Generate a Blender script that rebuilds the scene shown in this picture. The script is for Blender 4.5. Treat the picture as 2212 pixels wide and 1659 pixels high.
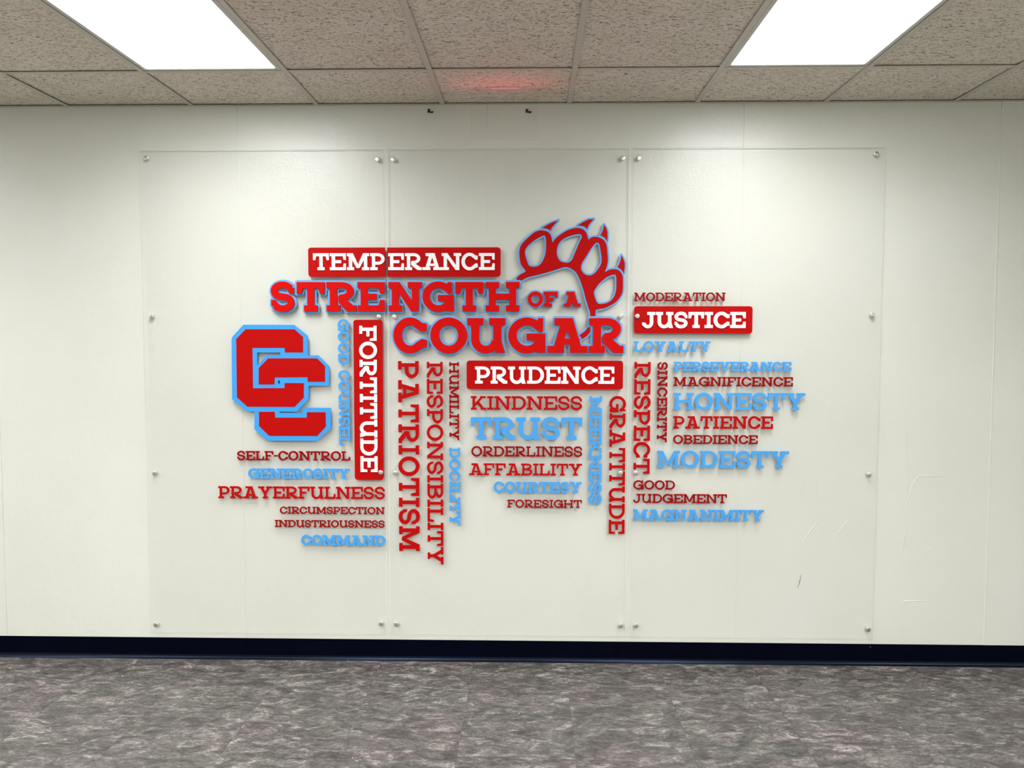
import bpy, math, random
import numpy as np
from mathutils import Vector, Matrix
from mathutils.geometry import delaunay_2d_cdt
random.seed(7)
D = bpy.data
COL = bpy.context.scene.collection
for o in list(D.objects): D.objects.remove(o)
SC = bpy.context.scene

# ------------------------------------------------------------------ camera
CP = Vector((0.0, -4.058, 1.6126)); PITCH, YAW, ROLL = -0.0556, 0.0238, 0.0008; F = 1790.8
def cam_axes():
    cy, sy, cp, sp = math.cos(YAW), math.sin(YAW), math.cos(PITCH), math.sin(PITCH)
    f = Vector((-sy*cp, cy*cp, sp)); r = Vector((cy, sy, 0)); u = r.cross(f)
    cr, sr = math.cos(ROLL), math.sin(ROLL)
    return r*cr+u*sr, -r*sr+u*cr, f
RX, UX, FX = cam_axes()
cam = D.cameras.new('camera'); camo = D.objects.new('camera', cam); COL.objects.link(camo)
cam.sensor_width = 36; cam.lens = F*36/2212; cam.clip_start = .05
camo.matrix_world = Matrix(((RX.x, UX.x, -FX.x, CP.x), (RX.y, UX.y, -FX.y, CP.y), (RX.z, UX.z, -FX.z, CP.z), (0, 0, 0, 1)))
SC.camera = camo
# ------------------------------------------------------------------ world, exposure
w = D.worlds.new('world'); SC.world = w; w.use_nodes = True
w.node_tree.nodes['Background'].inputs[0].default_value = (.8, .85, .9, 1)
w.node_tree.nodes['Background'].inputs[1].default_value = .05
SC.view_settings.view_transform = 'Standard'
SC.view_settings.look = 'None'
SC.view_settings.gamma = 1
SC.view_settings.use_curve_mapping = False
SC.view_settings.exposure = 0.62
LAMP_W = (8.0, 40.0, 17.0)         # watts of the visible pair, added rear and added side troffers (area light with the louvre-like cut-off of a prismatic lens)
LAMP_SPREAD = 155
GLOWV = 7.0           # radiance of the diffuser face
RED_W = .14           # the red lamps of the hanging sign

def ray(px, py):
    return FX + RX*((px-1106)/F) - UX*((py-829.5)/F)
def on_y(px, py, y):        # photograph measurement -> point of the plane Y = y
    d = ray(px, py); t = (y-CP.y)/d.y; return CP+d*t
def on_z(px, py, z):
    d = ray(px, py); t = (z-CP.z)/d.z; return CP+d*t

# ------------------------------------------------------------------ materials
def new_mat(name):
    m = D.materials.new(name); m.use_nodes = True
    return m, m.node_tree, m.node_tree.nodes['Principled BSDF']
def N(nt, kind, **kw):
    n = nt.nodes.new(kind)
    for k, v in kw.items():
        if k.startswith('_'): setattr(n, k[1:], v)
        else: n.inputs[k.replace('__', ' ')].default_value = v
    return n
def plain(name, col, rough=.5, metal=0, spec=.5, bump=None):
    m, nt, b = new_mat(name)
    b.inputs['Base Color'].default_value = (*col, 1); b.inputs['Roughness'].default_value = rough
    b.inputs['Metallic'].default_value = metal; b.inputs['Specular IOR Level'].default_value = spec
    tc = N(nt, 'ShaderNodeTexCoord')
    nz = N(nt, 'ShaderNodeTexNoise', Scale=(bump[0] if bump else 60.), Detail=3.)
    nt.links.new(tc.outputs['Object'], nz.inputs['Vector'])
    # faint tone variation
    mr = N(nt, 'ShaderNodeMapRange'); mr.inputs[3].default_value = .96; mr.inputs[4].default_value = 1.04
    nt.links.new(nz.outputs['Fac'], mr.inputs[0])
    mx = N(nt, 'ShaderNodeMix', _data_type='RGBA', _blend_type='MULTIPLY'); mx.inputs[0].default_value = 1
    mx.inputs[6].default_value = (*col, 1); nt.links.new(mr.outputs[0], mx.inputs[7])
    nt.links.new(mx.outputs[2], b.inputs['Base Color'])
    if bump:
        bp = N(nt, 'ShaderNodeBump', Strength=bump[1], Distance=bump[2])
        nt.links.new(nz.outputs['Fac'], bp.inputs['Height']); nt.links.new(bp.outputs[0], b.inputs['Normal'])
    return m

RED = plain('red acrylic', (.47, .002, .0015), .45, spec=.1)
HRED = plain('bright red headline acrylic', (.62, .002, .0012), .45, spec=.1)
DRED = plain('dark red acrylic', (.30, .001, .001), .45, spec=.1)
BLUE = plain('sky blue acrylic', (.065, .36, .82), .42, spec=.3)
OUTL = plain('pale blue outline acrylic', (.15, .42, .80), .4, spec=.3)
WHITE = plain('white acrylic', (.95, .95, .95), .45)
BLACKM = plain('black iron', (.006, .006, .007), .5)
BARM = plain('painted grid metal', (.54, .50, .43), .45)
FRAME = plain('white enamel frame', (.55, .54, .50), .4)
DARKV = plain('dark void above the tiles', (.01, .01, .01), .9)

def wall_mat():
    m, nt, b = new_mat('cream semigloss wall paint')
    L = nt.links.new
    g = N(nt, 'ShaderNodeNewGeometry')
    n0 = N(nt, 'ShaderNodeTexNoise', Scale=1.3, Detail=4.)
    L(g.outputs['Position'], n0.inputs['Vector'])
    cr = N(nt, 'ShaderNodeValToRGB'); L(n0.outputs['Fac'], cr.inputs[0])
    cr.color_ramp.elements[0].position = .3; cr.color_ramp.elements[0].color = (.70, .715, .645, 1)
    cr.color_ramp.elements[1].position = .7; cr.color_ramp.elements[1].color = (.74, .755, .695, 1)
    L(cr.outputs[0], b.inputs['Base Color'])
    b.inputs['Roughness'].default_value = .27; b.inputs['Specular IOR Level'].default_value = .5
    n1 = N(nt, 'ShaderNodeTexNoise', Scale=130., Detail=3.); L(g.outputs['Position'], n1.inputs['Vector'])
    n2 = N(nt, 'ShaderNodeTexNoise', Scale=14., Detail=2.); L(g.outputs['Position'], n2.inputs['Vector'])
    b1 = N(nt, 'ShaderNodeBump', Strength=.35, Distance=.002); L(n1.outputs['Fac'], b1.inputs['Height'])
    b2 = N(nt, 'ShaderNodeBump', Strength=.25, Distance=.006); L(n2.outputs['Fac'], b2.inputs['Height'])
    L(b1.outputs[0], b2.inputs['Normal']); L(b2.outputs[0], b.inputs['Normal'])
    return m
WALL = wall_mat()

def tile_mat():
    m, nt, b = new_mat('fissured mineral tile')
    L = nt.links.new
    g = N(nt, 'ShaderNodeNewGeometry'); oi = N(nt, 'ShaderNodeObjectInfo')
    off = N(nt, 'ShaderNodeVectorMath', _operation='SCALE'); off.inputs[0].default_value = (7, 13, 3); L(oi.outputs['Random'], off.inputs['Scale'])
    ad = N(nt, 'ShaderNodeVectorMath', _operation='ADD'); L(g.outputs['Position'], ad.inputs[0]); L(off.outputs[0], ad.inputs[1])
    mp = N(nt, 'ShaderNodeMapping'); mp.inputs['Scale'].default_value = (55, 150, 1); L(ad.outputs[0], mp.inputs[0])
    n1 = N(nt, 'ShaderNodeTexNoise', Scale=1., Detail=4., Roughness=.6, Distortion=1.2); L(mp.outputs[0], n1.inputs['Vector'])
    pit = N(nt, 'ShaderNodeValToRGB'); L(n1.outputs['Fac'], pit.inputs[0])
    pit.color_ramp.elements[0].position = .36; pit.color_ramp.elements[0].color = (0, 0, 0, 1)
    pit.color_ramp.elements[1].position = .44; pit.color_ramp.elements[1].color = (1, 1, 1, 1)
    n2 = N(nt, 'ShaderNodeTexNoise', Scale=260., Detail=2.); L(ad.outputs[0], n2.inputs['Vector'])
    n3 = N(nt, 'ShaderNodeTexNoise', Scale=5., Detail=2.); L(ad.outputs[0], n3.inputs['Vector'])
    cr = N(nt, 'ShaderNodeValToRGB'); L(n3.outputs['Fac'], cr.inputs[0])
    cr.color_ramp.elements[0].position = .3; cr.color_ramp.elements[0].color = (.75, .69, .58, 1)
    cr.color_ramp.elements[1].position = .7; cr.color_ramp.elements[1].color = (.81, .75, .65, 1)
    mx = N(nt, 'ShaderNodeMix', _data_type='RGBA'); L(pit.outputs[0], mx.inputs[0])
    mx.inputs[6].default_value = (.13, .11, .09, 1); L(cr.outputs[0], mx.inputs[7])
    fm = N(nt, 'ShaderNodeMapRange'); L(n2.outputs['Fac'], fm.inputs[0])
    fm.inputs[1].default_value = .3; fm.inputs[2].default_value = .7; fm.inputs[3].default_value = .78; fm.inputs[4].default_value = 1.12
    m2 = N(nt, 'ShaderNodeMix', _data_type='RGBA', _blend_type='MULTIPLY'); m2.inputs[0].default_value = 1
    L(mx.outputs[2], m2.inputs[6]); L(fm.outputs[0], m2.inputs[7]); L(m2.outputs[2], b.inputs['Base Color'])
    b.inputs['Roughness'].default_value = .9; b.inputs['Specular IOR Level'].default_value = .2
    bp = N(nt, 'ShaderNodeBump', Strength=.7, Distance=.003); L(pit.outputs[0], bp.inputs['Height']); L(bp.outputs[0], b.inputs['Normal'])
    return m
TILE = tile_mat()

def floor_mat():
    m, nt, b = new_mat('streaked grey vinyl')
    L = nt.links.new
    g = N(nt, 'ShaderNodeNewGeometry'); oi = N(nt, 'ShaderNodeObjectInfo')
    off = N(nt, 'ShaderNodeVectorMath', _operation='SCALE'); off.inputs[0].default_value = (31, 57, 11); L(oi.outputs['Random'], off.inputs['Scale'])
    ad = N(nt, 'ShaderNodeVectorMath', _operation='ADD'); L(g.outputs['Position'], ad.inputs[0]); L(off.outputs[0], ad.inputs[1])
    def streak(sx, sy, rot, det, dist):
        mp = N(nt, 'ShaderNodeMapping'); mp.inputs['Scale'].default_value = (sx, sy, 1); mp.inputs['Rotation'].default_value = (0, 0, rot)
        L(ad.outputs[0], mp.inputs[0])
        n = N(nt, 'ShaderNodeTexNoise', Scale=1., Detail=det, Roughness=.68, Distortion=dist); L(mp.outputs[0], n.inputs['Vector']); return n
    a = streak(9, 17, .10, 8., .9); c = streak(30, 62, -.2, 7., 1.0); hz = streak(3., 4., .3, 3., .4)
    s1 = N(nt, 'ShaderNodeMath', _operation='MULTIPLY'); L(c.outputs['Fac'], s1.inputs[0]); s1.inputs[1].default_value = .32
    d = streak(90, 170, .3, 5., .8); s3 = N(nt, 'ShaderNodeMath', _operation='MULTIPLY_ADD'); L(d.outputs['Fac'], s3.inputs[0]); s3.inputs[1].default_value = .20; L(s1.outputs[0], s3.inputs[2])
    s2 = N(nt, 'ShaderNodeMath', _operation='MULTIPLY_ADD'); L(a.outputs['Fac'], s2.inputs[0]); s2.inputs[1].default_value = .48; L(s3.outputs[0], s2.inputs[2])
    cr = N(nt, 'ShaderNodeValToRGB'); L(s2.outputs[0], cr.inputs[0])
    e = cr.color_ramp.elements
    e[0].position = .37; e[0].color = (.030, .027, .027, 1)
    e[1].position = .63; e[1].color = (.42, .395, .37, 1)
    k = e.new(.465); k.color = (.075, .069, .067, 1)
    k = e.new(.535); k.color = (.145, .134, .128, 1)
    tint = N(nt, 'ShaderNodeValToRGB'); L(hz.outputs['Fac'], tint.inputs[0])
    te = tint.color_ramp.elements
    te[0].position = .35; te[0].color = (.95, 1.0, .955, 1)
    te[1].position = .65; te[1].color = (1.055, .97, 1.005, 1)
    mx = N(nt, 'ShaderNodeMix', _data_type='RGBA', _blend_type='MULTIPLY'); mx.inputs[0].default_value = 1
    L(cr.outputs[0], mx.inputs[6]); L(tint.outputs[0], mx.inputs[7]); L(mx.outputs[2], b.inputs['Base Color'])
    b.inputs['Roughness'].default_value = .42; b.inputs['Specular IOR Level'].default_value = .35
    bp = N(nt, 'ShaderNodeBump', Strength=.2, Distance=.001); L(s2.outputs[0], bp.inputs['Height']); L(bp.outputs[0], b.inputs['Normal'])
    return m
FLOOR = floor_mat()

def base_mat(nm, sp):
    m, nt, b = new_mat(nm)
    g = N(nt, 'ShaderNodeNewGeometry')
    n = N(nt, 'ShaderNodeTexNoise', Scale=9., Detail=4.); nt.links.new(g.outputs['Position'], n.inputs['Vector'])
    cr = N(nt, 'ShaderNodeValToRGB'); nt.links.new(n.outputs['Fac'], cr.inputs[0])
    cr.color_ramp.elements[0].color = (.0008, .0010, .004, 1); cr.color_ramp.elements[1].color = (.002, .0028, .009, 1)
    nt.links.new(cr.outputs[0], b.inputs['Base Color'])
    b.inputs['Roughness'].default_value = .3; b.inputs['Specular IOR Level'].default_value = sp
    b.inputs['Specular Tint'].default_value = (.45, .62, 1, 1)
    return m
BASE = base_mat('navy black rubber cove base', .04); TOE = base_mat('polished navy rubber toe', .28)

def clear_mat(name, tint, refl=.6, rough=.03):
    m = D.materials.new(name); m.use_nodes = True; nt = m.node_tree; nt.nodes.clear()
    out = N(nt, 'ShaderNodeOutputMaterial'); tr = N(nt, 'ShaderNodeBsdfTransparent'); gl = N(nt, 'ShaderNodeBsdfGlossy', Roughness=rough)
    gg = N(nt, 'ShaderNodeNewGeometry'); nz = N(nt, 'ShaderNodeTexNoise', Scale=2., Detail=1.)
    nt.links.new(gg.outputs['Position'], nz.inputs['Vector'])
    c2 = N(nt, 'ShaderNodeMix', _data_type='RGBA'); c2.inputs[6].default_value = (*[t*.995 for t in tint], 1); c2.inputs[7].default_value = (*tint, 1)
    nt.links.new(nz.outputs['Fac'], c2.inputs[0]); nt.links.new(c2.outputs[2], tr.inputs[0])
    fr = N(nt, 'ShaderNodeFresnel', IOR=1.45); mu = N(nt, 'ShaderNodeMath', _operation='MULTIPLY'); mu.inputs[1].default_value = refl
    mix = N(nt, 'ShaderNodeMixShader'); nt.links.new(fr.outputs[0], mu.inputs[0]); nt.links.new(mu.outputs[0], mix.inputs[0])
    nt.links.new(tr.outputs[0], mix.inputs[1]); nt.links.new(gl.outputs[0], mix.inputs[2]); nt.links.new(mix.outputs[0], out.inputs[0])
    return m
CLEAR = clear_mat('clear acrylic sheet', (.999, .999, .998), .12, .4)
CLEAR2 = clear_mat('clear exit sign acrylic', (.992, .994, .99), .5)

def edge_mat(name, col, a):
    m = D.materials.new(name); m.use_nodes = True; nt = m.node_tree; nt.nodes.clear()
    out = N(nt, 'ShaderNodeOutputMaterial'); tr = N(nt, 'ShaderNodeBsdfTransparent')
    df = N(nt, 'ShaderNodeBsdfDiffuse'); tl = N(nt, 'ShaderNodeBsdfTranslucent')
    df.inputs[0].default_value = (*col, 1); tl.inputs[0].default_value = (*col, 1)
    g = N(nt, 'ShaderNodeNewGeometry'); nz = N(nt, 'ShaderNodeTexNoise', Scale=40.); nt.links.new(g.outputs['Position'], nz.inputs['Vector'])
    mr = N(nt, 'ShaderNodeMapRange'); nt.links.new(nz.outputs['Fac'], mr.inputs[0]); mr.inputs[3].default_value = a-.08; mr.inputs[4].default_value = a+.08
    m1 = N(nt, 'ShaderNodeMixShader'); m1.inputs[0].default_value = .5
    nt.links.new(df.outputs[0], m1.inputs[1]); nt.links.new(tl.outputs[0], m1.inputs[2])
    m2 = N(nt, 'ShaderNodeMixShader'); nt.links.new(mr.outputs[0], m2.inputs[0])
    nt.links.new(tr.outputs[0], m2.inputs[1]); nt.links.new(m1.outputs[0], m2.inputs[2]); nt.links.new(m2.outputs[0], out.inputs[0])
    return m
EDGE = edge_mat('sawn acrylic edge', (.97, .98, .95), .80)

def metal_mat():
    m, nt, b = new_mat('brushed steel')
    L = nt.links.new
    b.inputs['Metallic'].default_value = 1; b.inputs['Roughness'].default_value = .24; b.inputs['Anisotropic'].default_value = .85
    tg = N(nt, 'ShaderNodeTangent', _direction_type='RADIAL', _axis='Y'); L(tg.outputs[0], b.inputs['Tangent'])
    b.inputs['Base Color'].default_value = (.80, .79, .77, 1)
    tc = N(nt, 'ShaderNodeTexCoord'); sp = N(nt, 'ShaderNodeSeparateXYZ'); L(tc.outputs['Object'], sp.inputs[0])
    l = N(nt, 'ShaderNodeMath', _operation='POWER'); L(sp.outputs[0], l.inputs[0]); l.inputs[1].default_value = 2
    l2 = N(nt, 'ShaderNodeMath', _operation='POWER'); L(sp.outputs[2], l2.inputs[0]); l2.inputs[1].default_value = 2
    s = N(nt, 'ShaderNodeMath', _operation='ADD'); L(l.outputs[0], s.inputs[0]); L(l2.outputs[0], s.inputs[1])
    q = N(nt, 'ShaderNodeMath', _operation='SQRT'); L(s.outputs[0], q.inputs[0])
    f = N(nt, 'ShaderNodeMath', _operation='MULTIPLY'); L(q.outputs[0], f.inputs[0]); f.inputs[1].default_value = 6000
    sn = N(nt, 'ShaderNodeMath', _operation='SINE'); L(f.outputs[0], sn.inputs[0])
    bp = N(nt, 'ShaderNodeBump', Strength=.15, Distance=.0003); L(sn.outputs[0], bp.inputs['Height']); L(bp.outputs[0], b.inputs['Normal'])
    return m
STEEL = metal_mat()

def emit_mat(name, col, s, bands=False):
    m = D.materials.new(name); m.use_nodes = True; nt = m.node_tree; nt.nodes.clear()
    out = N(nt, 'ShaderNodeOutputMaterial'); e = N(nt, 'ShaderNodeEmission'); nt.links.new(e.outputs[0], out.inputs[0])
    e.inputs[0].default_value = (*col, 1); e.inputs[1].default_value = s
    if bands:     # three tubes behind the diffuser
        tc = N(nt, 'ShaderNodeTexCoord'); sp = N(nt, 'ShaderNodeSeparateXYZ'); nt.links.new(tc.outputs['Object'], sp.inputs[0])
        a = N(nt, 'ShaderNodeMath', _operation='MULTIPLY'); nt.links.new(sp.outputs[0], a.inputs[0]); a.inputs[1].default_value = 2*math.pi/.19
        c = N(nt, 'ShaderNodeMath', _operation='COSINE'); nt.links.new(a.outputs[0], c.inputs[0])
        mr = N(nt, 'ShaderNodeMapRange'); nt.links.new(c.outputs[0], mr.inputs[0]); mr.inputs[1].default_value = -1
        mr.inputs[3].default_value = s*.93; mr.inputs[4].default_value = s*1.07
        nt.links.new(mr.outputs[0], e.inputs[1])
    return m
GLOW = emit_mat('lit prismatic diffuser', (.97, .985, 1.0), GLOWV, True)
LED = emit_mat('red sign lamp', (1, .40, .40), .34)

# ------------------------------------------------------------------ mesh helpers
def link(name, me, mats, parent=None, loc=(0, 0, 0)):
    o = D.objects.new(name, me); COL.objects.link(o); o.location = loc
    if parent is not None: o.parent = parent
    if mats is not None:
        for m in (mats if isinstance(mats, (list, tuple)) else [mats]): me.materials.append(m)
    return o
def tag(o, label=None, cat=None, group=None, kind=None):
    if label: o['label'] = label
    if cat: o['category'] = cat
    if group: o['group'] = group
    if kind: o['kind'] = kind
    return o
def empty(name, loc=(0, 0, 0)):
    o = D.objects.new(name, None); COL.objects.link(o); o.location = loc; o.empty_display_size = .05; return o
def mesh(name, vs, fs):
    me = D.meshes.new(name); me.from_pydata([tuple(v) for v in vs], [], fs); me.update(); return me
def box(x0, x1, y0, y1, z0, z1, bev=0.0, face='-y'):
    """box; with bev the four edges around one face (the visible one) are chamfered"""
    if not bev:
        v = [(x, y, z) for x in (x0, x1) for y in (y0, y1) for z in (z0, z1)]
        f = [(0, 1, 3, 2), (4, 6, 7, 5), (0, 4, 5, 1), (2, 3, 7, 6), (0, 2, 6, 4), (1, 5, 7, 3)]
        return v, f
    b = bev
    if face == '-y':
        r0 = [(x0, y1, z0), (x1, y1, z0), (x1, y1, z1), (x0, y1, z1)]
        r1 = [(x, y0+b, z) for x, y, z in r0]
        r2 = [(x0+b, y0, z0+b), (x1-b, y0, z0+b), (x1-b, y0, z1-b), (x0+b, y0, z1-b)]
    elif face == '-z':
        r0 = [(x0, y1, z1), (x1, y1, z1), (x1, y0, z1), (x0, y0, z1)]
        r1 = [(x, y, z0+b) for x, y, z in r0]
        r2 = [(x0+b, y1-b, z0), (x1-b, y1-b, z0), (x1-b, y0+b, z0), (x0+b, y0+b, z0)]
    else:
        r0 = [(x0, y0, z0), (x1, y0, z0), (x1, y1, z0), (x0, y1, z0)]
        r1 = [(x, y, z1-b) for x, y, z in r0]
        r2 = [(x0+b, y0+b, z1), (x1-b, y0+b, z1), (x1-b, y1-b, z1), (x0+b, y1-b, z1)]
    v = r0+r1+r2; f = [(3, 2, 1, 0), (8, 9, 10, 11)]
    for k in range(4):
        j = (k+1) % 4; f += [(k, j, j+4, k+4), (k+4, j+4, j+8, k+8)]
    return v, f
def join(*parts):
    V, Fc = [], []
    for v, f in parts:
        n = len(V); V += list(v); Fc += [tuple(i+n for i in q) for q in f]
    return V, Fc
def fixn(me):
    import bmesh
    bm = bmesh.new(); bm.from_mesh(me); bmesh.ops.recalc_face_normals(bm, faces=bm.faces); bm.to_mesh(me); bm.free(); return me

# ---- planar shapes: unions of convex polygons (x right, y up) extruded towards the viewer (-Y)
def hull(pts):
    pts = sorted(set((round(x, 7), round(y, 7)) for x, y in pts))
    if len(pts) < 3: return pts
    def half(ps):
        h = []
        for p in ps:
            while len(h) > 1 and (h[-1][0]-h[-2][0])*(p[1]-h[-2][1])-(h[-1][1]-h[-2][1])*(p[0]-h[-2][0]) <= 1e-12: h.pop()
            h.append(p)
        return h
    a, b = half(pts), half(pts[::-1]); return a[:-1]+b[:-1]
def grow(poly, r, n=12, ax=1.0):
    return hull([(x+r*ax*math.cos(2*math.pi*(k+.5)/n), y+r*math.sin(2*math.pi*(k+.5)/n)) for x, y in poly for k in range(n)])
def clip(poly, x0=None, x1=None):
    for lim, sg in ((x0, 1), (x1, -1)):
        if lim is None: continue
        out = []
        for i, p in enumerate(poly):
            q = poly[(i+1) % len(poly)]; a, b = sg*(p[0]-lim), sg*(q[0]-lim)
            if a >= 0: out.append(p)
            if (a > 0 > b) or (a < 0 < b):
                t = a/(a-b); out.append((p[0]+t*(q[0]-p[0]), p[1]+t*(q[1]-p[1])))
        poly = out
        if len(poly) < 3: return []
    return hull(poly)
def area(p): return .5*sum(p[i][0]*p[(i+1) % len(p)][1]-p[(i+1) % len(p)][0]*p[i][1] for i in range(len(p)))
def union2d(polys, eps=1e-5):
    V, Fc = [], []
    for p in polys:
        if len(p) < 3 or abs(area(p)) < 1e-9: continue
        if area(p) < 0: p = p[::-1]
        n = len(V); V += [Vector(q) for q in p]; Fc.append(list(range(n, n+len(p))))
    r = delaunay_2d_cdt(V, [], Fc, 0, eps, True)
    return [tuple(v) for v in r[0]], [tuple(f) for f, of in zip(r[2], r[5]) if len(of)]
def inside(pt, loop):
    x, y = pt; c = False
    for i in range(len(loop)):
        (x0, y0), (x1, y1) = loop[i], loop[i-1]
        if (y0 > y) != (y1 > y) and x < (x1-x0)*(y-y0)/(y1-y0)+x0: c = not c
    return c
def loops2d(loops, eps=1e-6):
    V, E = [], []
    for l in loops:
        n = len(V); V += [Vector(q) for q in l]; E += [(n+i, n+(i+1) % len(l)) for i in range(len(l))]
    r = delaunay_2d_cdt(V, E, [], 0, eps, True); vs = [tuple(v) for v in r[0]]; fs = []
    for f in r[2]:
        c = (sum(vs[i][0] for i in f)/3, sum(vs[i][1] for i in f)/3)
        if sum(inside(c, l) for l in loops) % 2: fs.append(tuple(f))
    return vs, fs
def extrude(name, shape, depth=1.0, y=0.0):
    vs, fs = shape
    used = sorted(set(i for f in fs for i in f)); mp = {i: k for k, i in enumerate(used)}
    P = [vs[i] for i in used]; n = len(P); T = [tuple(mp[i] for i in f) for f in fs]
    T = [t if area([P[i] for i in t]) > 0 else t[::-1] for t in T]
    ed = {}
    for t in T:
        for i in range(len(t)):
            ed[(t[i], t[(i+1) % len(t)])] = 1
    V = [(x, y-depth, z) for x, z in P]+[(x, y, z) for x, z in P]
    Fc = [t for t in T]+[tuple(i+n for i in t[::-1]) for t in T]
    Fc += [(b, a, a+n, b+n) for (a, b) in ed if (b, a) not in ed]
    return mesh(name, V, Fc)

# ------------------------------------------------------------------ slab letters
def glyph(ch, s):
    """convex polygons of a slab-serif capital, cap height 1, stem s; returns (width, polygons)"""
    b = s*.86; e = .115 if s < .24 else .095; P = []
    W = dict(T=.95, E=.95, M=1.32, P=.90, R=1.0, A=1.17, N=1.16, C=.98, S=.83, H=1.16, G=1.1, O=1.04, U=1.1, F=.9, I=.5,
             L=.88, Y=1.12, V=1.14, K=1.1, B=.95, D=1.02, J=.80)
    W['-'] = .40
    w = W[ch]
    if ch == 'I': w = s+2*e+.08
    R = lambda x0, y0, x1, y1: P.append([(x0, y0), (x1, y0), (x1, y1), (x0, y1)])
    Q = lambda *p: P.append(list(p))
    def arc(cx, cy, rx, ry, tx, ty, a0, a1, n=None):
        n = n or max(4, int(abs(a1-a0)/12))
        for k in range(n):
            t0 = math.radians(a0+(a1-a0)*k/n); t1 = math.radians(a0+(a1-a0)*(k+1)/n)
            o0 = (cx+rx*math.cos(t0), cy+ry*math.sin(t0)); o1 = (cx+rx*math.cos(t1), cy+ry*math.sin(t1))
            i0 = (cx+(rx-tx)*math.cos(t0), cy+(ry-ty)*math.sin(t0)); i1 = (cx+(rx-tx)*math.cos(t1), cy+(ry-ty)*math.sin(t1))
            P.append([o0, o1, i1, i0])
    def stroke(pts, t):
        for (x0, y0), (x1, y1) in zip(pts, pts[1:]):
            l = math.hypot(x1-x0, y1-y0); nx, ny = -(y1-y0)/l*t/2, (x1-x0)/l*t/2
            ux, uy = (x1-x0)/l*t*.08, (y1-y0)/l*t*.08
            P.append([(x0+nx-ux, y0+ny-uy), (x0-nx-ux, y0-ny-uy), (x1-nx+ux, y1-ny+uy), (x1+nx+ux, y1+ny+uy)])
    def diag(x0, y0, x1, y1, t):      # parallelogram with horizontal ends of width t
        Q((x0-t/2, y0), (x0+t/2, y0), (x1+t/2, y1), (x1-t/2, y1))
    sl = s+2*e
    if ch == 'T':
        R(0, 1-b, w, 1); R(w/2-s/2, 0, w/2+s/2, 1); R(w/2-s/2-e, 0, w/2+s/2+e, b)
        Q((0, 1), (s*.95, 1), (s*.95, 1-b), (s*.62, .61), (0, .61)); Q((w, 1), (w-s*.95, 1), (w-s*.95, 1-b), (w-s*.62, .61), (w, .61))
    elif ch in 'EF':
        R(e, 0, e+s, 1); R(0, 1-b, w, 1); R(e, .5-b/2, w*.70, .5+b/2)
        Q((w, 1), (w-s*.9, 1), (w-s*.9, 1-b), (w-s*.62, .62), (w, .62))
        if ch == 'E':
            R(0, 0, w, b); Q((w, 0), (w, .38), (w-s*.62, .38), (w-s*.9, b), (w-s*.9, 0))
        else: R(0, 0, sl+.06, b)
    elif ch == 'L':
        R(e, 0, e+s, 1); R(0, 1-b, sl+.04, 1); R(0, 0, w, b); Q((w, 0), (w, .40), (w-s*.62, .40), (w-s*.9, b), (w-s*.9, 0))
    elif ch == 'M':
        R(e, 0, e+s, 1); R(w-e-s, 0, w-e, 1); R(0, 0, sl, b); R(w-sl, 0, w, b); R(0, 1-b, e+s, 1); R(w-e-s, 1-b, w, 1)
        v = .13; c = s*.62
        Q((e, 1), (e+s*1.25, 1), (w/2+c*.7, v), (w/2-c*.7, v)); Q((w-e, 1), (w-e-s*1.25, 1), (w/2-c*.7, v), (w/2+c*.7, v))
    elif ch == 'N':
        R(e, 0, e+s, 1); R(0, 0, sl, b); R(0, 1-b, e+s, 1); R(w-e-s, 0, w-e, 1); R(w-sl-.02, 1-b, w, 1)
        Q((e, 1), (e+s*1.15, 1), (w-e, 0), (w-e-s*1.15, 0))
    elif ch == 'P':
        R(e, 0, e+s, 1); R(0, 1-b, w*.55, 1); R(0, 0, sl+.04, b); R(e, .33, w*.55, .33+b)
        arc(w*.55, .665, w*.45, .335, s, b, -90, 90)
    elif ch == 'R':
        R(e, 0, e+s, 1); R(0, 1-b, w*.52, 1); R(0, 0, sl, b)
        arc(w*.52, .69, w*.40, .31, s, b, -90, 90)
        gx = e+s+.07
        Q((gx, .38+b*.55), (gx+.04, .38), (w*.53, .38), (w*.53, .38+b))
        Q((gx, .38+b*.6), (gx+.01, .30), (w-s*1.35, 0), (w-s*.45, b), (gx+s*.95, .40+b*.2))
        R(w-s*1.35, 0, w, b); Q((gx, .38+b*.6), (gx+s*.3, .38+b), (w*.53, .38+b), (w*.53, .38))
    elif ch == 'A':
        R(.17*w, 1-b, .45*w, 1); Q((.40*w-s*.42, 1), (.62*w, 1), (.62*w-.001, 1-b), (.42*w-s*.3, 1-b))
        Q((.47*w-s*.55, 1), (.47*w+s*.55, 1), (.21*w+s*.5, 0), (.21*w-s*.55, 0))
        Q((.62*w-s*1.08, 1), (.62*w, 1), (.88*w, 0), (.88*w-s*1.1, 0))
        R(.22*w, .24, .80*w, .24+b*.85); R(0, 0, .40*w, b); R(.57*w, 0, w, b)
    elif ch == 'V':
        R(0, 1-b, .40*w, 1); R(.60*w, 1-b, w, 1)
        Q((.10*w, 1), (.10*w+s*1.15, 1), (.5*w+s*.45, 0), (.5*w-s*.45, 0)); Q((.90*w, 1), (.90*w-s*1.15, 1), (.5*w-s*.45, 0), (.5*w+s*.45, 0))
    elif ch == 'Y':
        R(0, 1-b, .42*w, 1); R(.58*w, 1-b, w, 1); R(.5*w-s/2, 0, .5*w+s/2, .48); R(.5*w-s/2-e, 0, .5*w+s/2+e, b)
        Q((.09*w, 1), (.09*w+s*1.25, 1), (.5*w+s*.5, .42), (.5*w-s*.5, .36)); Q((.91*w, 1), (.91*w-s*1.25, 1), (.5*w-s*.5, .42), (.5*w+s*.5, .36))
    elif ch == 'K':
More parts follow.
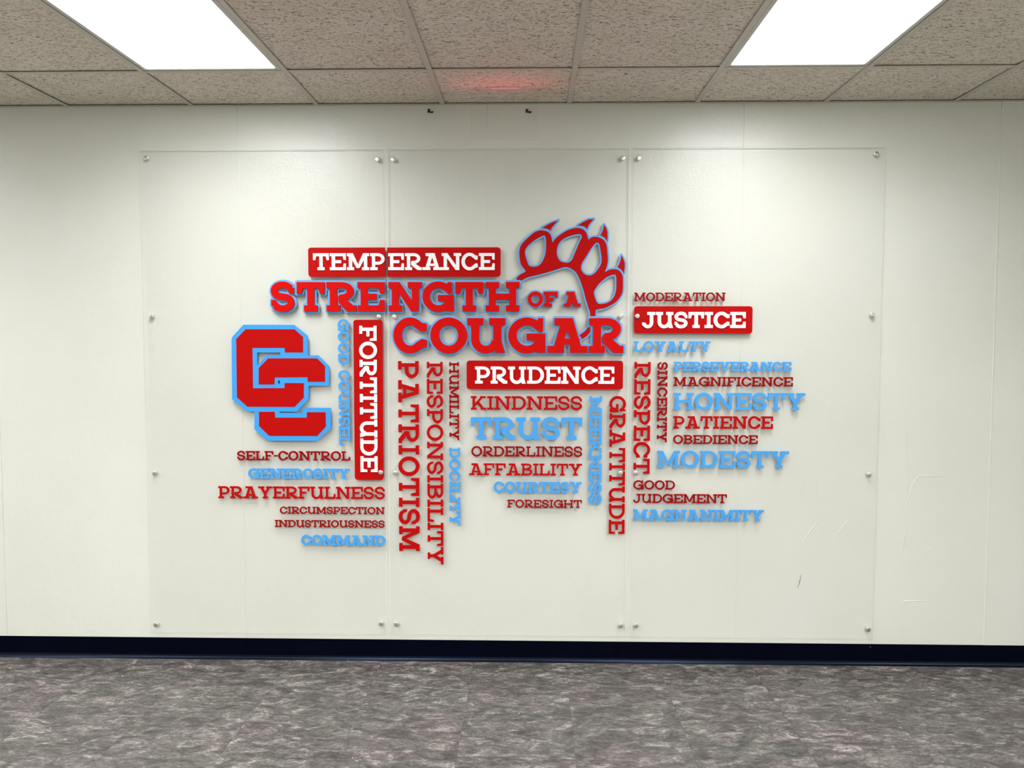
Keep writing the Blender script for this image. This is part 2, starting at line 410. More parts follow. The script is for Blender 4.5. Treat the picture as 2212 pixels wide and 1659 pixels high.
        R(e, 0, e+s, 1); R(0, 0, sl, b); R(0, 1-b, sl, 1); R(w*.60, 1-b, w*.96, 1); R(w*.64, 0, w, b)
        Q((w*.86, 1), (w*.86-s*1.3, 1), (e+s*.6, .36), (e+s*.9, .22)); Q((w*.42, .60), (w*.42+s*.6, .60), (w*.91, 0), (w*.91-s*1.25, 0), (w*.40, .45))
    elif ch == 'H':
        for x in (e, w-e-s): R(x, 0, x+s, 1); R(x-e, 0, x+s+e, b); R(x-e, 1-b, x+s+e, 1)
        R(e, .5-b/2, w-e, .5+b/2)
    elif ch == 'I':
        R(w/2-s/2, 0, w/2+s/2, 1); R(0, 0, w, b); R(0, 1-b, w, 1)
    elif ch == 'O': arc(w/2, .5, w/2, .52, s*1.08, s*.95, 0, 360, 32)
    elif ch in 'CG':
        cx = .50*w; arc(cx, .5, .50*w, .52, s*1.08, s*.95, 45, 318 if ch == 'G' else 315, 24)
        rx = w if ch == 'C' else w*.93
        o = (cx+.5*w*math.cos(.785), .5+.52*math.sin(.785)); i = (cx+(.5*w-s*1.08)*math.cos(.785), .5+(.52-s*.95)*math.sin(.785))
        if ch == 'C':
            Q(o, i, (rx-s*.62, .615), (rx, .64), (rx, .84)); Q((o[0], 1-o[1]), (i[0], 1-i[1]), (rx-s*.62, .385), (rx, .36), (rx, .16))
        else:
            Q(o, i, (rx-s*.62, .62), (rx, .62), (rx, 1.0), (rx-s*.55, 1.0), (rx-s*.75, .92))
            R(w*.50, .55-b, w*.99, .55); Q((w*.99-s*1.2, .55), (w*.99, .55), (w*.94, .30), (w, 0), (w-s*1.1, 0), (w*.70, .25))
            Q((w*.70, .12), (w*.80, .0), (w, 0), (w*.93, .3), (w*.72, .35))
    elif ch == 'S':
        c = []
        m = s*.95; rx = w/2-m/2; ry = (1.04-m)/4; cx = w/2
        for a in range(35, 271, 15): c.append((cx+rx*.96*math.cos(math.radians(a)), .5+ry+ry*math.sin(math.radians(a))))
        c2 = [(w-x, 1-y) for x, y in c][::-1]
        stroke(c[:-1]+[(cx, .5)]+c2[1:], m)
        Q((c[0][0]-m*.5, c[0][1]+m*.35), (w*.97, .80), (w*.97, .62), (w*.97-s*.55, .62), (c[0][0]-m*.35, c[0][1]-m*.4))
        Q((w-c[0][0]+m*.5, 1-c[0][1]-m*.35), (w*.03, .20), (w*.03, .38), (w*.03+s*.55, .38), (w-c[0][0]+m*.35, 1-c[0][1]+m*.4))
    elif ch == 'U':
        xl, xr = e, w-e-.02
        R(xl, .36, xl+s, 1); R(0, 1-b, sl, 1); R(xr-s, .15, xr, 1); R(xr-s-e, 1-b, xr+e, 1)
        cx = (xl+xr)/2-.02; arc(cx, .38, cx-xl, .40, s, s*.95, 180, 300); arc(cx, .38, xr-.04-cx, .40, s, s*.95, 300, 350)
        Q((xr-s, .32), (xr, .32), (xr+e*.9, 0), (xr-s*.75, 0))
    elif ch == 'D':
        R(e, 0, e+s, 1); R(0, 0, w*.5, b); R(0, 1-b, w*.5, 1); arc(w*.5, .5, w*.5, .5, s*1.05, b, -90, 90)
    elif ch == 'B':
        R(e, 0, e+s, 1); R(0, 0, w*.6, b); R(0, 1-b, w*.58, 1); R(e, .52-b/2, w*.6, .52+b/2)
        arc(w*.58, .76-.005, w*.36, .245, s, b, -90, 90); arc(w*.60, .285, w*.40, .285, s, b, -90, 90)
    elif ch == 'J':
        xr = w*.86; R(xr-s, .33, xr, 1); R(xr-s-e*1.5, 1-b, w, 1)
        cx = xr*.52; arc(cx, .35, xr-cx, .37, s, s*.95, -90, 0); arc(cx, .35, cx, .37, s, s*.95, 195, 270)
        Q((0, .33), (s*.75, .33), (s*1.0, .22), (0, .18))
    elif ch == '-': R(0, .5-b*.55, w, .5+b*.45)
    return w, P
GC = {}
RR = .012
def glyph_mesh(ch, s):
    k = (ch, s)
    if k not in GC:
        w, P = glyph(ch, s-2*RR)
        GC[k] = (w, extrude('letter', union2d([grow([(RR+x*(w-2*RR)/w, RR+y*(1-2*RR)) for x, y in p], RR, 8) for p in P])), P)
    return GC[k]

FRONT = -0.0165      # front face of the clear sheets
def rect_on(px0, py0, px1, py1, y):
    xm, ym = (px0+px1)/2, (py0+py1)/2
    return on_y(px0, ym, y).x, on_y(px1, ym, y).x, on_y(xm, py1, y).z, on_y(xm, py0, y).z
def word(text, px, mat, s, depth=.006, vertical=False, base=FRONT, gap=.055, parent=None, label=None, name='lettering', ext=None):
    """lays the letters of a word out inside the rectangle measured on the photograph"""
    x0, x1, z0, z1 = rect_on(*px, base-depth)
    H = (x1-x0) if vertical else (z1-z0); Lw = (z1-z0) if vertical else (x1-x0)
    ws = [glyph_mesh(c, s)[0] if c != ' ' else .42 for c in text]
    total = sum(ws)+gap*(len(text)-1); k = Lw/total
    if parent is None:
        root = empty(name, (x0, base, z1 if vertical else z0)); tag(root, label, 'lettering', 'words raised on the clear wall panels')
    else: root = parent
    org = Vector(root.location)
    pos = 0; out = []
    for i, (c, wd) in enumerate(zip(text, ws)):
        if c != ' ':
            me = glyph_mesh(c, s)[1]
            o = D.objects.new('letter', me); COL.objects.link(o)
            if not me.materials: me.materials.append(mat)
            o.material_slots[0].link = 'OBJECT'; o.material_slots[0].material = mat
            a, sc = pos, k
            if ext:
                xa = on_y(ext[i][0], (px[1]+px[3])/2, base-depth).x; xb = on_y(ext[i][1], (px[1]+px[3])/2, base-depth).x
                a, sc = xa-x0, (xb-xa)/wd
            if vertical:
                p = Vector((x0, base, z1-a)); o.rotation_euler = (0, math.pi/2, 0)
            else: p = Vector((x0+a, base, z0))
            o.location = p-org; o.scale = (sc, depth, H); o.parent = root
            out.append((c, s, p.x, p.z, sc, H))
        pos += (wd+gap)*k
    return root, out
def outline_polys(items, d):
    ps = []
    for c, s, x, z, sc, H in items:
        for p in glyph(c, s)[1]: ps.append(grow([(x+a*sc, z+b*H) for a, b in p], d, 12))
    return ps

# ================================================================== THE ROOM
H = 2.735; T = .6096; GX = .1773; ROWY = -.5154
XL, XR, YB = -5.2, 4.0, -8.2
def struct(name, vf, m): return tag(link(name, fixn(mesh(name, *vf)), m), kind='structure')
BX = [on_y(513, 280, 0).x, on_y(1052, 600, 0).x, on_y(1598, 800, 0).x, on_y(2146, 780, 0).x]
edges = [XL, BX[0]-2.44, BX[0]-1.22]+BX+[XR]
wb = struct('wall_back', box(XL-.1, XR+.1, .006, .12, 0, H+.3), WALL)
for i, (a, b_) in enumerate(zip(edges, edges[1:])):
    yo = [0, .0006, 0, .0004, 0, .0006, -.0012][i % 7]
    link('wall_board', fixn(mesh('wall_board', *box(a+.0006, b_-.0006, yo, .006, 0, H+.02, .0008))), WALL, wb)
def bead(pts, r, h, name, mat, parent, y=0.0, n=5):
    V, Fc = [], []
    for k, (x, z) in enumerate(pts):
        q = pts[min(k+1, len(pts)-1)]; p = pts[max(k-1, 0)]; dx, dz = q[0]-p[0], q[1]-p[1]; l = math.hypot(dx, dz) or 1
        tp = .25 if k in (0, len(pts)-1) else 1
        for j in range(n):
            a = math.pi*j/(n-1); V.append((x+math.cos(a)*r*tp*dz/l, y+.0005-math.sin(a)*(h*tp+.0005), z-math.cos(a)*r*tp*dx/l))
    for k in range(len(pts)-1):
        for j in range(n-1): Fc.append((k*n+j, k*n+j+1, (k+1)*n+j+1, (k+1)*n+j))
    return link(name, fixn(mesh(name, V, Fc)), mat, parent)
for i, x in enumerate(BX):
    pts = []; z = .101; dr = 0
    while z < H:
        dr = dr*.8+random.uniform(-1, 1)*.0005; pts.append((x+dr, z)); z += .03
    r, h = [(.003, .0010), (.0015, .0003), (.003, .0007), (.0042, .0026)][i]
    bead(pts, r, h, 'seam_bead', WALL, wb)
# runs and blisters in the paint, lower right
for px in ([(1958, 888), (1960, 1060), (1964, 1078)], [(1958, 1090), (1966, 1068), (1972, 1045), (1985, 1028), (2045, 1028)],
           [(1950, 1195), (1952, 1175), (1954, 1160), (1960, 1140)], [(1948, 1320), (1954, 1300), (1955, 1298), (2015, 1298)],
           [(1995, 1196), (2005, 1188), (2018, 1184)], [(1732, 1172), (1745, 1155), (1760, 1135), (1775, 1110)],
           [(1805, 1178), (1812, 1150), (1825, 1130), (1832, 1125)], [(1762, 1035), (1764, 1050), (1768, 1070), (1768, 1100)],
           [(2112, 1265), (2114, 1250), (2116, 1240)], [(1735, 1040), (1732, 1060), (1734, 1090)], [(1376, 1248), (1386, 1249), (1392, 1255)],
           [(158, 340), (160, 352)], [(236, 1324), (240, 1320), (248, 1314)], [(1902, 960), (1905, 940), (1911, 925)]):
    pts = [(on_y(x, y, 0).x, on_y(x, y, 0).z) for x, y in px]
    bead(pts, .0028, .0012, 'paint_run', WALL, wb)
# dark scuff on the wall behind the right sheet
p0, p1 = on_y(1722, 1272, 0), on_y(1731, 1240, 0)
bead([(p0.x, p0.z), (p0.x*.5+p1.x*.5+.002, (p0.z+p1.z)/2), (p1.x, p1.z)], .0022, .0003, 'scuff_mark', plain('graphite scuff', (.22, .22, .20), .8), wb, y=-.0008)

struct('wall_left', box(XL-.1, XL, YB, 0, 0, H+.3), WALL)
struct('wall_right', box(XR, XR+.1, YB, 0, 0, H+.3), WALL)
struct('wall_front', box(XL-.1, XR+.1, YB-.1, YB, 0, H+.3), WALL)
# cove base along the wall
prof = [(0, .1045), (-.0022, .1045), (-.0030, .1030), (-.0032, .030), (-.0040, .020), (-.0062, .012), (-.0095, .0065), (-.0140, .0030), (-.0165, .0012), (-.0168, 0), (0, 0)]
def sweep(pr):
    V = [(x, y, z) for x in (XL, XR) for y, z in pr]; n = len(pr)
    return V, [(k, (k+1) % n, (k+1) % n+n, k+n) for k in range(n)]+[tuple(range(n)), tuple(range(2*n-1, n-1, -1))]
bb = struct('baseboard_back', sweep(prof[:5]+[(0, .020)]), BASE)
link('cove_toe', fixn(mesh('cove_toe', *sweep([(0, .0199)]+[(-.0040, .0199)]+prof[5:]))), TOE, bb)
# scratch on the base under the right sheet
p0 = on_y(1880, 1398, -.0034)
link('chip', mesh('chip', [(p0.x-.004, -.0035, p0.z+.003), (p0.x+.004, -.0035, p0.z+.003), (p0.x, -.0037, p0.z-.004), (p0.x, -.0045, p0.z)],
     [(0, 1, 3), (1, 2, 3), (2, 0, 3)]), plain('scraped blue', (.05, .09, .2), .4), bb)

# floor: vinyl tiles 18 x 36 in, staggered
fl = struct('floor', box(XL, XR, YB, 0, -.1, -.0045), plain('floor adhesive', (.045, .042, .04), .9))
FW, FLn = .4572, .9144
fx = on_z(1023, 1430, 0).x
fme = None
fm_list = {}
i0 = int(math.floor((XL-fx)/FW))
for i in range(i0, int((XR-fx)/FW)+1):
    y = -.0 + (-.63+FLn if i % 2 == 0 else -.63+FLn*1.5)
    while y > YB:
        ya, yb = max(y-FLn, YB), min(y, 0); xa, xb = max(fx+i*FW, XL), min(fx+(i+1)*FW, XR)
        if ya < -.02 and yb-ya > .02 and xb-xa > .02:
            key = (round(xb-xa, 4), round(yb-ya, 4))
            if key not in fm_list:
                me = fixn(mesh('floor_tile', *box(.00015, key[0]-.00015, .00015, key[1]-.00015, -.0045, 0, .0003, '+z'))); me.materials.append(FLOOR); fm_list[key] = me
            link('floor_tile', fm_list[key], None, fl, (xa, ya, random.uniform(-.0002, 0)))
        y -= FLn

# ceiling: slab above, T grid, lay-in tiles
ce = struct('ceiling', box(XL, XR, YB, 0, H+.06, H+.12), DARKV)
xs = [GX+i*T for i in range(int((XL-GX)/T), int((XR-GX)/T)+1) if XL < GX+i*T < XR]
ys = [ROWY]
while ys[-1]-2*T > YB: ys.append(ys[-1]-2*T)
BW = .0118
for x in xs:
    v, f = box(x-BW, x+BW, YB, 0, H, H+.0012, .0004, '-z'); v2, f2 = box(x-.001, x+.001, YB, 0, H+.0012, H+.035)
    link('main_runner', fixn(mesh('main_runner', *join((v, f), (v2, f2)))), BARM, ce)
xe = [XL]+xs+[XR]
for y in ys:
    for a, b_ in zip(xe, xe[1:]):
        v, f = box(a+BW+.0003, b_-BW-.0003, y-BW, y+BW, H+.0002, H+.0014, .0004, '-z'); v2, f2 = box(a+BW, b_-BW, y-.001, y+.001, H+.0014, H+.03)
        link('cross_tee', fixn(mesh('cross_tee', *join((v, f), (v2, f2)))), BARM, ce)
v, f = box(XL, XR, -.019, -.0015, H-.0006, H+.0006); v2, f2 = box(XL, XR, -.0022, -.0008, H-.0006, H+.02)
tr = struct('trim_1', join((v, f), (v2, f2)), BARM)
LIGHTS = {(-3, 0): 'L', (1, 0): 'R', (-3, 2): 'b', (1, 2): 'b', (-3, 4): 'b', (1, 4): 'b', (-7, 0): 'f', (-7, 2): 'f', (5, 2): 'f'}  # b and f: unseen fixtures added to lift the room's brightness
tm = {}
ye = [0]+ys+[YB]
lamps = []
for j in range(len(ye)-1):
    for i in range(len(xe)-1):
        xa, xb, yb, ya = xe[i], xe[i+1], ye[j], ye[j+1]
        idx = round((xa-GX)/T) if i else None
        if j >= 1 and idx is not None and (idx, j-1) in LIGHTS: lamps.append((LIGHTS[(idx, j-1)], xa, xb, ya, yb)); continue
        g = .006; key = (round(xb-xa-2*g, 4), round(yb-ya-2*g, 4))
        if key not in tm:
            me = fixn(mesh('ceiling_tile', *box(-key[0]/2, key[0]/2, -key[1]/2, key[1]/2, 0, .014, .0012, '-z'))); me.materials.append(TILE); tm[key] = me
        dz = .0045+random.random()*.0022
        o = link('ceiling_tile', tm[key], None, ce, ((xa+xb)/2, (ya+yb)/2, H+dz))
        o.rotation_euler = (random.uniform(0, .003), random.uniform(-.002, .002), 0)

# fluorescent troffers: frame and lit diffuser
names = {'L': 'lit fluorescent troffer with white diffuser in the ceiling above the left panel',
         'R': 'lit fluorescent troffer with white diffuser in the ceiling above the right panel',
         'b': 'troffer added further back, out of the picture, to brighten the room',
         'f': 'troffer added beyond the sides of the picture to brighten the room'}
proto = None
for kd, xa, xb, ya, yb in sorted(lamps, key=lambda q: 'LRbf'.index(q[0])):
    root = empty('ceiling_light', ((xa+xb)/2, (ya+yb)/2, H)); lb = names[kd]
    if kd in 'bf': lb = 'added troffer out of the picture to brighten the room, %s row from the wall, %s column' % ({0: 'first', 2: 'second', 4: 'third'}[round(-(yb-ROWY)/(2*T))], ('far left' if xa < 0 else 'far right') if kd == 'f' else 'left' if xa < 0 else 'right')
    tag(root, lb, 'ceiling light', 'fluorescent troffers in the ceiling grid')
    if proto is None:
        hw, hl = T/2-.0125, T-.0125; q = .020
        ring = []
        for (x0, x1, y0, y1) in ((-hw, -hw+q, -hl, hl), (hw-q, hw, -hl, hl), (-hw+q, hw-q, -hl, -hl+q), (-hw+q, hw-q, hl-q, hl)):
            ring.append(box(x0, x1, y0, y1, .0016, .018, .002, '-z'))
        fo = fixn(mesh('frame', *join(*ring))); di = fixn(mesh('diffuser', *box(-hw+q, hw-q, -hl+q, hl-q, .006, .010)))
        hs = fixn(mesh('housing', *box(-hw, hw, -hl, hl, .019, .055)))
        fo.materials.append(FRAME); di.materials.append(GLOW); hs.materials.append(FRAME); proto = (fo, di, hs)
    for nm, me in zip(('frame', 'diffuser', 'housing'), proto): link(nm, me, None, root)
    al = D.lights.new('troffer_tubes', 'AREA'); al.shape = 'RECTANGLE'; al.size = T-.075; al.size_y = 2*T-.075
    al.energy = LAMP_W['LRbf'.index(kd)-1 if kd != 'L' else 0]; al.spread = math.radians(LAMP_SPREAD); al.color = (1.0, .99, .96)
    lo = D.objects.new('troffer_tubes', al); COL.objects.link(lo); lo.parent = root; lo.location = (0, 0, .003)
    if kd == 'L':      # a specks of dirt lying in the diffuser
        for a, b_ in ((388, 13), (412, 131), (352, 100)):
            p = on_z(a, b_, H)-Vector(root.location); V = [(p.x+.0035*math.cos(t)*(1.5 if b_ > 50 else 1), p.y+.0035*math.sin(t), .0052) for t in np.linspace(0, 5.4, 7)]+[(p.x, p.y, .0045)]
            link('speck', mesh('speck', V, [(k, (k+1) % 7, 7) for k in range(7)]), BLACKM, root)

# ================================================================== CLEAR SHEETS ON STANDOFFS
joint1 = (on_y(832.5, 846, FRONT).x, on_y(838.5, 846, FRONT).x)
joint2 = (on_y(1357.5, 846, FRONT).x, on_y(1363.0, 846, FRONT).x)
xsL, xsR = on_y(312, 846, FRONT).x, on_y(1901, 846, FRONT).x
ztop = on_y(1100, 320, FRONT).z; zbot = on_y(1100, 1374, FRONT).z
SH = [(xsL, joint1[0]), (joint1[1], joint2[0]), (joint2[1], xsR)]
ST = [[(315, 341), (815, 344), (326, 683), (818, 684), (333, 1022), (822, 1021), (336, 1350), (823, 1348)],
      [(849, 344), (1346, 341), (852, 684), (1341, 683), (854, 1022), (1341, 1022), (856, 1349), (1341, 1352)],
      [(1380, 341), (1894, 332), (1377, 683), (1885, 680), (1374, 1022), (1878, 1025), (1374, 1352), (1876, 1360)]]
PL = ['clear acrylic sheet on the left, bolted to the wall, carrying the interlocked letters emblem',
      'clear acrylic sheet in the middle, bolted to the wall, carrying the paw emblem',
      'clear acrylic sheet on the right, bolted to the wall, with empty space at its right']
def lathe(name, prof, n=24):       # profile (y, r) turned about the Y axis
    V, Fc = [], []
    for y, r in prof:
        for k in range(n): V.append((r*math.cos(2*math.pi*k/n), y, r*math.sin(2*math.pi*k/n)))
    m = len(prof)
    for a in range(m-1):
        for k in range(n): Fc.append((a*n+k, a*n+(k+1) % n, (a+1)*n+(k+1) % n, (a+1)*n+k))
    Fc += [tuple(range(n-1, -1, -1)), tuple(range((m-1)*n, m*n))]
    me = fixn(mesh(name, V, Fc)); me.materials.append(STEEL); return me
barrel_me = lathe('barrel', [(0, .0098), (-.0108, .0098)])
cap_me = {d: lathe('cap', [(FRONT-.0002, .0118), (-d+.0022, .0118), (-d+.0012, .0112), (-d+.0006, .0090), (-d+.0002, .0055), (-d, .0015)]) for d in (.0235, .035)}
for me in cap_me.values():
    for p in me.polygons: p.use_smooth = p.index >= 24
PY0 = -.0110
for k, (a, b_) in enumerate(SH):
    cz = (ztop+zbot)/2; root = empty('clear_panel', ((a+b_)/2, PY0, zbot))
    tag(root, PL[k], 'wall panel', 'clear acrylic sheets of the wall display')
    ox, oz = root.location.x, root.location.z
    v, f = box(a-ox, b_-ox, FRONT-PY0, 0, 0, ztop-zbot, .0030)
    me = mesh('sheet', v, f); me.materials.append(CLEAR); me.materials.append(EDGE); fixn(me)
    for p in me.polygons: p.material_index = 0 if abs(p.normal.y) > .99 else 1
    link('sheet', me, None, root)
    for j, (px, py) in enumerate(ST[k]):
        high = (k, j) in ((0, 3), (0, 5), (1, 3), (1, 5), (2, 2), (2, 4), (1, 2))
        d = .035 if (k, j) in ((0, 5), (2, 2), (1, 5), (1, 3)) else .0235
        p = on_y(px, py, -d)
        bo = link('standoff', barrel_me, None, root, (p.x-ox, -PY0, p.z-oz))
        link('cap', cap_me[d], None, bo)

# ================================================================== LETTERING
GRP = 'words raised on the clear wall panels'
R_, B_ = RED, BLUE
WORDS = [
 # left sheet
 ('SELF-CONTROL', (511.9, 974.8, 756, 994.7), DRED, .19, 0, 'small red word SELF-CONTROL just under the interlocked letters emblem'),
 ('GENEROSITY', (535.6, 1012.4, 755, 1033.8), B_, .23, 0, 'small blue word GENEROSITY under the word SELF-CONTROL'),
 ('PRAYERFULNESS', (471.4, 1051.3, 831.2, 1077.5), R_, .185, 0, 'long red word PRAYERFULNESS in the lower left of the display'),
 ('CIRCUMSPECTION', (604.3, 1095.3, 830.7, 1110.5), DRED, .18, 0, 'smallest red word CIRCUMSPECTION under the word PRAYERFULNESS'),
 ('INDUSTRIOUSNESS', (593.3, 1124.2, 830.7, 1139.4), DRED, .18, 0, 'small red word INDUSTRIOUSNESS above the blue word COMMAND'),
 ('COMMAND', (650.2, 1156.6, 832.0, 1178.4), B_, .23, 0, 'blue word COMMAND, lowest on the left sheet'),
 ('GOOD COUNSEL', (731.0, 689.4, 755.2, 962.5), B_, .22, 1, 'blue words GOOD COUNSEL running down beside the emblem'),
 # middle sheet
 ('PATRIOTISM', (861.0, 779.8, 905.3, 1190.5), R_, .20, 1, 'big red word PATRIOTISM running down the left of the middle sheet'),
 ('RESPONSIBILITY', (922.8, 781.6, 957.0, 1219.4), R_, .185, 1, 'red word RESPONSIBILITY running down, longest and lowest of all'),
 ('HUMILITY', (970.6, 782.2, 991.4, 951), DRED, .20, 1, 'small red word HUMILITY running down left of the PRUDENCE plaque'),
 ('DOCILITY', (970.6, 967.1, 994, 1135.7), B_, .22, 1, 'blue word DOCILITY running down under the word HUMILITY'),
 ('KINDNESS', (1017.1, 856, 1257.8, 885.6), R_, .185, 0, 'red word KINDNESS under the PRUDENCE plaque'),
 ('TRUST', (1017, 901.6, 1257.8, 949.5), B_, .215, 0, 'large blue word TRUST under the word KINDNESS'),
 ('ORDERLINESS', (1018, 964.4, 1257.8, 986.5), DRED, .18, 0, 'red word ORDERLINESS under the blue word TRUST'),
 ('AFFABILITY', (1013.1, 1001.5, 1257.4, 1027.2), R_, .18, 0, 'red word AFFABILITY between ORDERLINESS and COURTESY'),
 ('COURTESY', (1066.3, 1041.3, 1256.3, 1064.8), B_, .23, 0, 'small blue word COURTESY under the word AFFABILITY'),
 ('FORESIGHT', (1095.8, 1080.1, 1256.9, 1097), DRED, .18, 0, 'small red word FORESIGHT, lowest level word of the middle sheet'),
 ('MEEKNESS', (1272.6, 856.2, 1299.9, 1090.2), B_, .23, 1, 'blue word MEEKNESS running down beside the word TRUST'),
 ('GRATITUDE', (1316.2, 855.3, 1350.3, 1153.5), R_, .19, 1, 'red word GRATITUDE running down the right edge of the middle sheet'),
 # right sheet
 ('MODERATION', (1370.3, 632, 1567.4, 650.6), DRED, .18, 0, 'small red word MODERATION above the JUSTICE plaque'),
 ('LOYALTY', (1369, 737.4, 1535.4, 760), B_, .215, 0, 'blue word LOYALTY under the JUSTICE plaque'),
 ('RESPECT', (1369.5, 782, 1404.6, 1023.9), R_, .19, 1, 'red word RESPECT running down the left edge of the right sheet'),
 ('SINCERITY', (1420, 782, 1441.3, 955.7), DRED, .20, 1, 'small red word SINCERITY running down right of the word RESPECT'),
 ('PERSEVERANCE', (1455.8, 781.7, 1709.9, 801.6), B_, .23, 0, 'small blue word PERSEVERANCE above the word MAGNIFICENCE'),
 ('MAGNIFICENCE', (1455.3, 814.6, 1713, 834.7), DRED, .185, 0, 'red word MAGNIFICENCE above the blue word HONESTY'),
 ('HONESTY', (1455, 849, 1739.7, 885.7), B_, .195, 0, 'large blue word HONESTY, reaching furthest right'),
 ('PATIENCE', (1454.4, 899.2, 1670.1, 926.4), R_, .19, 0, 'red word PATIENCE under the blue word HONESTY'),
 ('OBEDIENCE', (1454.4, 940.1, 1637, 959.1), DRED, .185, 0, 'small red word OBEDIENCE above the blue word MODESTY'),
 ('MODESTY', (1419.3, 974.5, 1704.5, 1011), B_, .195, 0, 'large blue word MODESTY under the word OBEDIENCE'),
 ('GOOD', (1368.1, 1038.1, 1458.2, 1057.5), DRED, .18, 0, 'short red word GOOD above the word JUDGEMENT'),
 ('JUDGEMENT', (1368, 1067.6, 1570.3, 1086.9), DRED, .18, 0, 'red word JUDGEMENT above the blue word MAGNANIMITY'),
 ('MAGNANIMITY', (1368, 1101.4, 1650.2, 1124.9), B_, .22, 0, 'blue word MAGNANIMITY, lowest on the right sheet'),
]
for t, px, m, s, v, lab in WORDS:
    g = .03 if m is B_ and s > .21 and t not in ('TRUST', 'LOYALTY') else .055
    if t in ('PATRIOTISM',): g = .10
    if t in ('KINDNESS', 'LOYALTY'): g = .05
    if t in ('RESPECT', 'RESPONSIBILITY', 'GRATITUDE', 'SINCERITY', 'AFFABILITY', 'PATIENCE'): g = .065
    word(t, px, m, s, .006 if m is not B_ else .0075, bool(v), label=lab, gap=g)

# ---- plaques: red boards with white letters
def rrect(x0, x1, z0, z1, r, corners=(1, 1, 1, 1)):      # corners: bl, br, tr, tl
    P = []
    for (cx, cz, a0, c) in ((x0, z0, 180, corners[0]), (x1, z0, 270, corners[1]), (x1, z1, 0, corners[2]), (x0, z1, 90, corners[3])):
        if not c: P.append((cx, cz)); continue
        ox = cx+r*(1 if cx == x0 else -1); oz = cz+r*(1 if cz == z0 else -1)
        for k in range(7): a = math.radians(a0+15*k); P.append((ox+r*math.cos(a), oz+r*math.sin(a)))
    return P
BD = .009
def board(px, root, r=.014, corners=(1, 1, 1, 1), x0=None, x1=None, name='board'):
    a, b_, c, d = rect_on(*px, FRONT-BD); a = x0 if x0 is not None else a; b_ = x1 if x1 is not None else b_
    ox, oz = root.location.x, root.location.z
    sh = loops2d([[(x-ox, z-oz) for x, z in rrect(a, b_, c, d, r, corners)]])
    return link(name, extrude(name, sh, BD), RED, root)
def plaque(px, lab):
    a, b_, c, d = rect_on(*px, FRONT-BD); r = empty('plaque', (a, FRONT, c)); tag(r, lab, 'plaque', 'red plaques with white letters'); return r
r = plaque((763.3, 690.8, 828.4, 1036.9), 'upright red plaque with white word FORTITUDE running down beside the left joint')
px = (764.8, 690.8, 827.3, 1036.9); board(px, r)
word('FORTITUDE', (777.3, 703.5, 814.5, 1019.7), WHITE, .205, .004, True, FRONT-BD, .045, r)
r = plaque((1008, 779.1, 1345.8, 841), 'red plaque with white word PRUDENCE under the word COUGAR'); board((1008, 779.1, 1345.8, 841), r)
word('PRUDENCE', (1026.1, 791.9, 1327, 829), WHITE, .205, .004, False, FRONT-BD, .04, r)
r = plaque((1370, 661.5, 1625.5, 720.6), 'red plaque with white word JUSTICE at the top of the right sheet'); board((1370, 661.5, 1625.5, 720.6), r)
word('JUSTICE', (1387.1, 673.8, 1611, 708.6), WHITE, .225, .004, False, FRONT-BD, .04, r)
px = (665.8, 534.5, 1081.3, 597.8)
r = plaque(px, 'red plaque with white word TEMPERANCE, split across the left joint')
xa, xb = on_y(831.8, 566, FRONT-BD).x, on_y(836.4, 566, FRONT-BD).x
board(px, r, corners=(1, 0, 0, 1), x1=xa); board(px, r, corners=(0, 1, 1, 0), x0=xb)
X = lambda z, v: (460 if z == 1 else 820)+v/5.53
ext = [(X(1, 1195), X(1, 1385)), (X(1, 1395), X(1, 1588)), (X(1, 1600), X(1, 1865)), (X(1, 1877), X(1, 2050)), (X(2, 102), X(2, 290)),
       (X(2, 303), X(2, 503)), (X(2, 510), X(2, 745)), (X(2, 742), X(2, 975)), (X(2, 977), X(2, 1172)), (X(2, 1185), X(2, 1375))]
word('TEMPERANCE', (676, 546.8, 1068.6, 583.5), WHITE, .205, .004, False, FRONT-BD, .04, r, ext=ext)

# ---- headline: pale blue outline plates with thick red letters
PD = .006; LD = .011; OFF = .0096
def headline(text, px, ext, s, name, lab, parts, off=OFF):
    """parts: list of (first, last, clip x0, clip x1) -> one outline plate each"""
    x0, x1, z0, z1 = rect_on(*px, FRONT-PD-LD)
    root = empty(name, (x0, FRONT, z0)); tag(root, lab, 'lettering', 'headline of the display')
    _, items = word(text, px, HRED, s, LD, False, FRONT-PD, .05, root, ext=ext)
    ox, oz = root.location.x, root.location.z
    for a, b_, c0, c1 in parts:
        ps = [clip(p, c0, c1) for p in outline_polys(items[a:b_], off)]
        ps = [[(x-ox, z-oz) for x, z in p] for p in ps if len(p) > 2]
        link('outline_plate', extrude('outline_plate', union2d(ps), PD), OUTL, root)
    return root
c1, c2 = on_y(832.8, 645, FRONT-PD).x, on_y(836.6, 645, FRONT-PD).x
ext = [(583.9, 636.3), (640.8, 700.9), (705, 769.2), (772, 830.4), (839, 911.3), (912.2, 981), (983.3, 1043.9), (1048.8, 1122.4)]
headline('STRENGTH', (583.9, 609.0, 1122.4, 672.6), ext, .245, 'lettering', 'big red outlined word STRENGTH crossing the left joint', [(0, 4, None, c1), (4, 8, c2, None)])
headline('OFA', (1139.7, 629.9, 1254.5, 662.3), [(1139.7, 1173.1), (1174.9, 1204.8), (1217.8, 1254.5)], .25, 'lettering',
         'small red outlined words OF A inside the curve of the paw', [(0, 2, None, None), (2, 3, None, None)], .0066)
headline('COUGAR', (849.5, 687.0, 1347.3, 762.2), [(849.5, 921.6), (929.4, 1009), (1009, 1093.4), (1097.6, 1179), (1183.6, 1269.5), (1273, 1347.3)],
         .240, 'lettering', 'biggest red outlined word COUGAR under the paw', [(0, 6, None, None)])

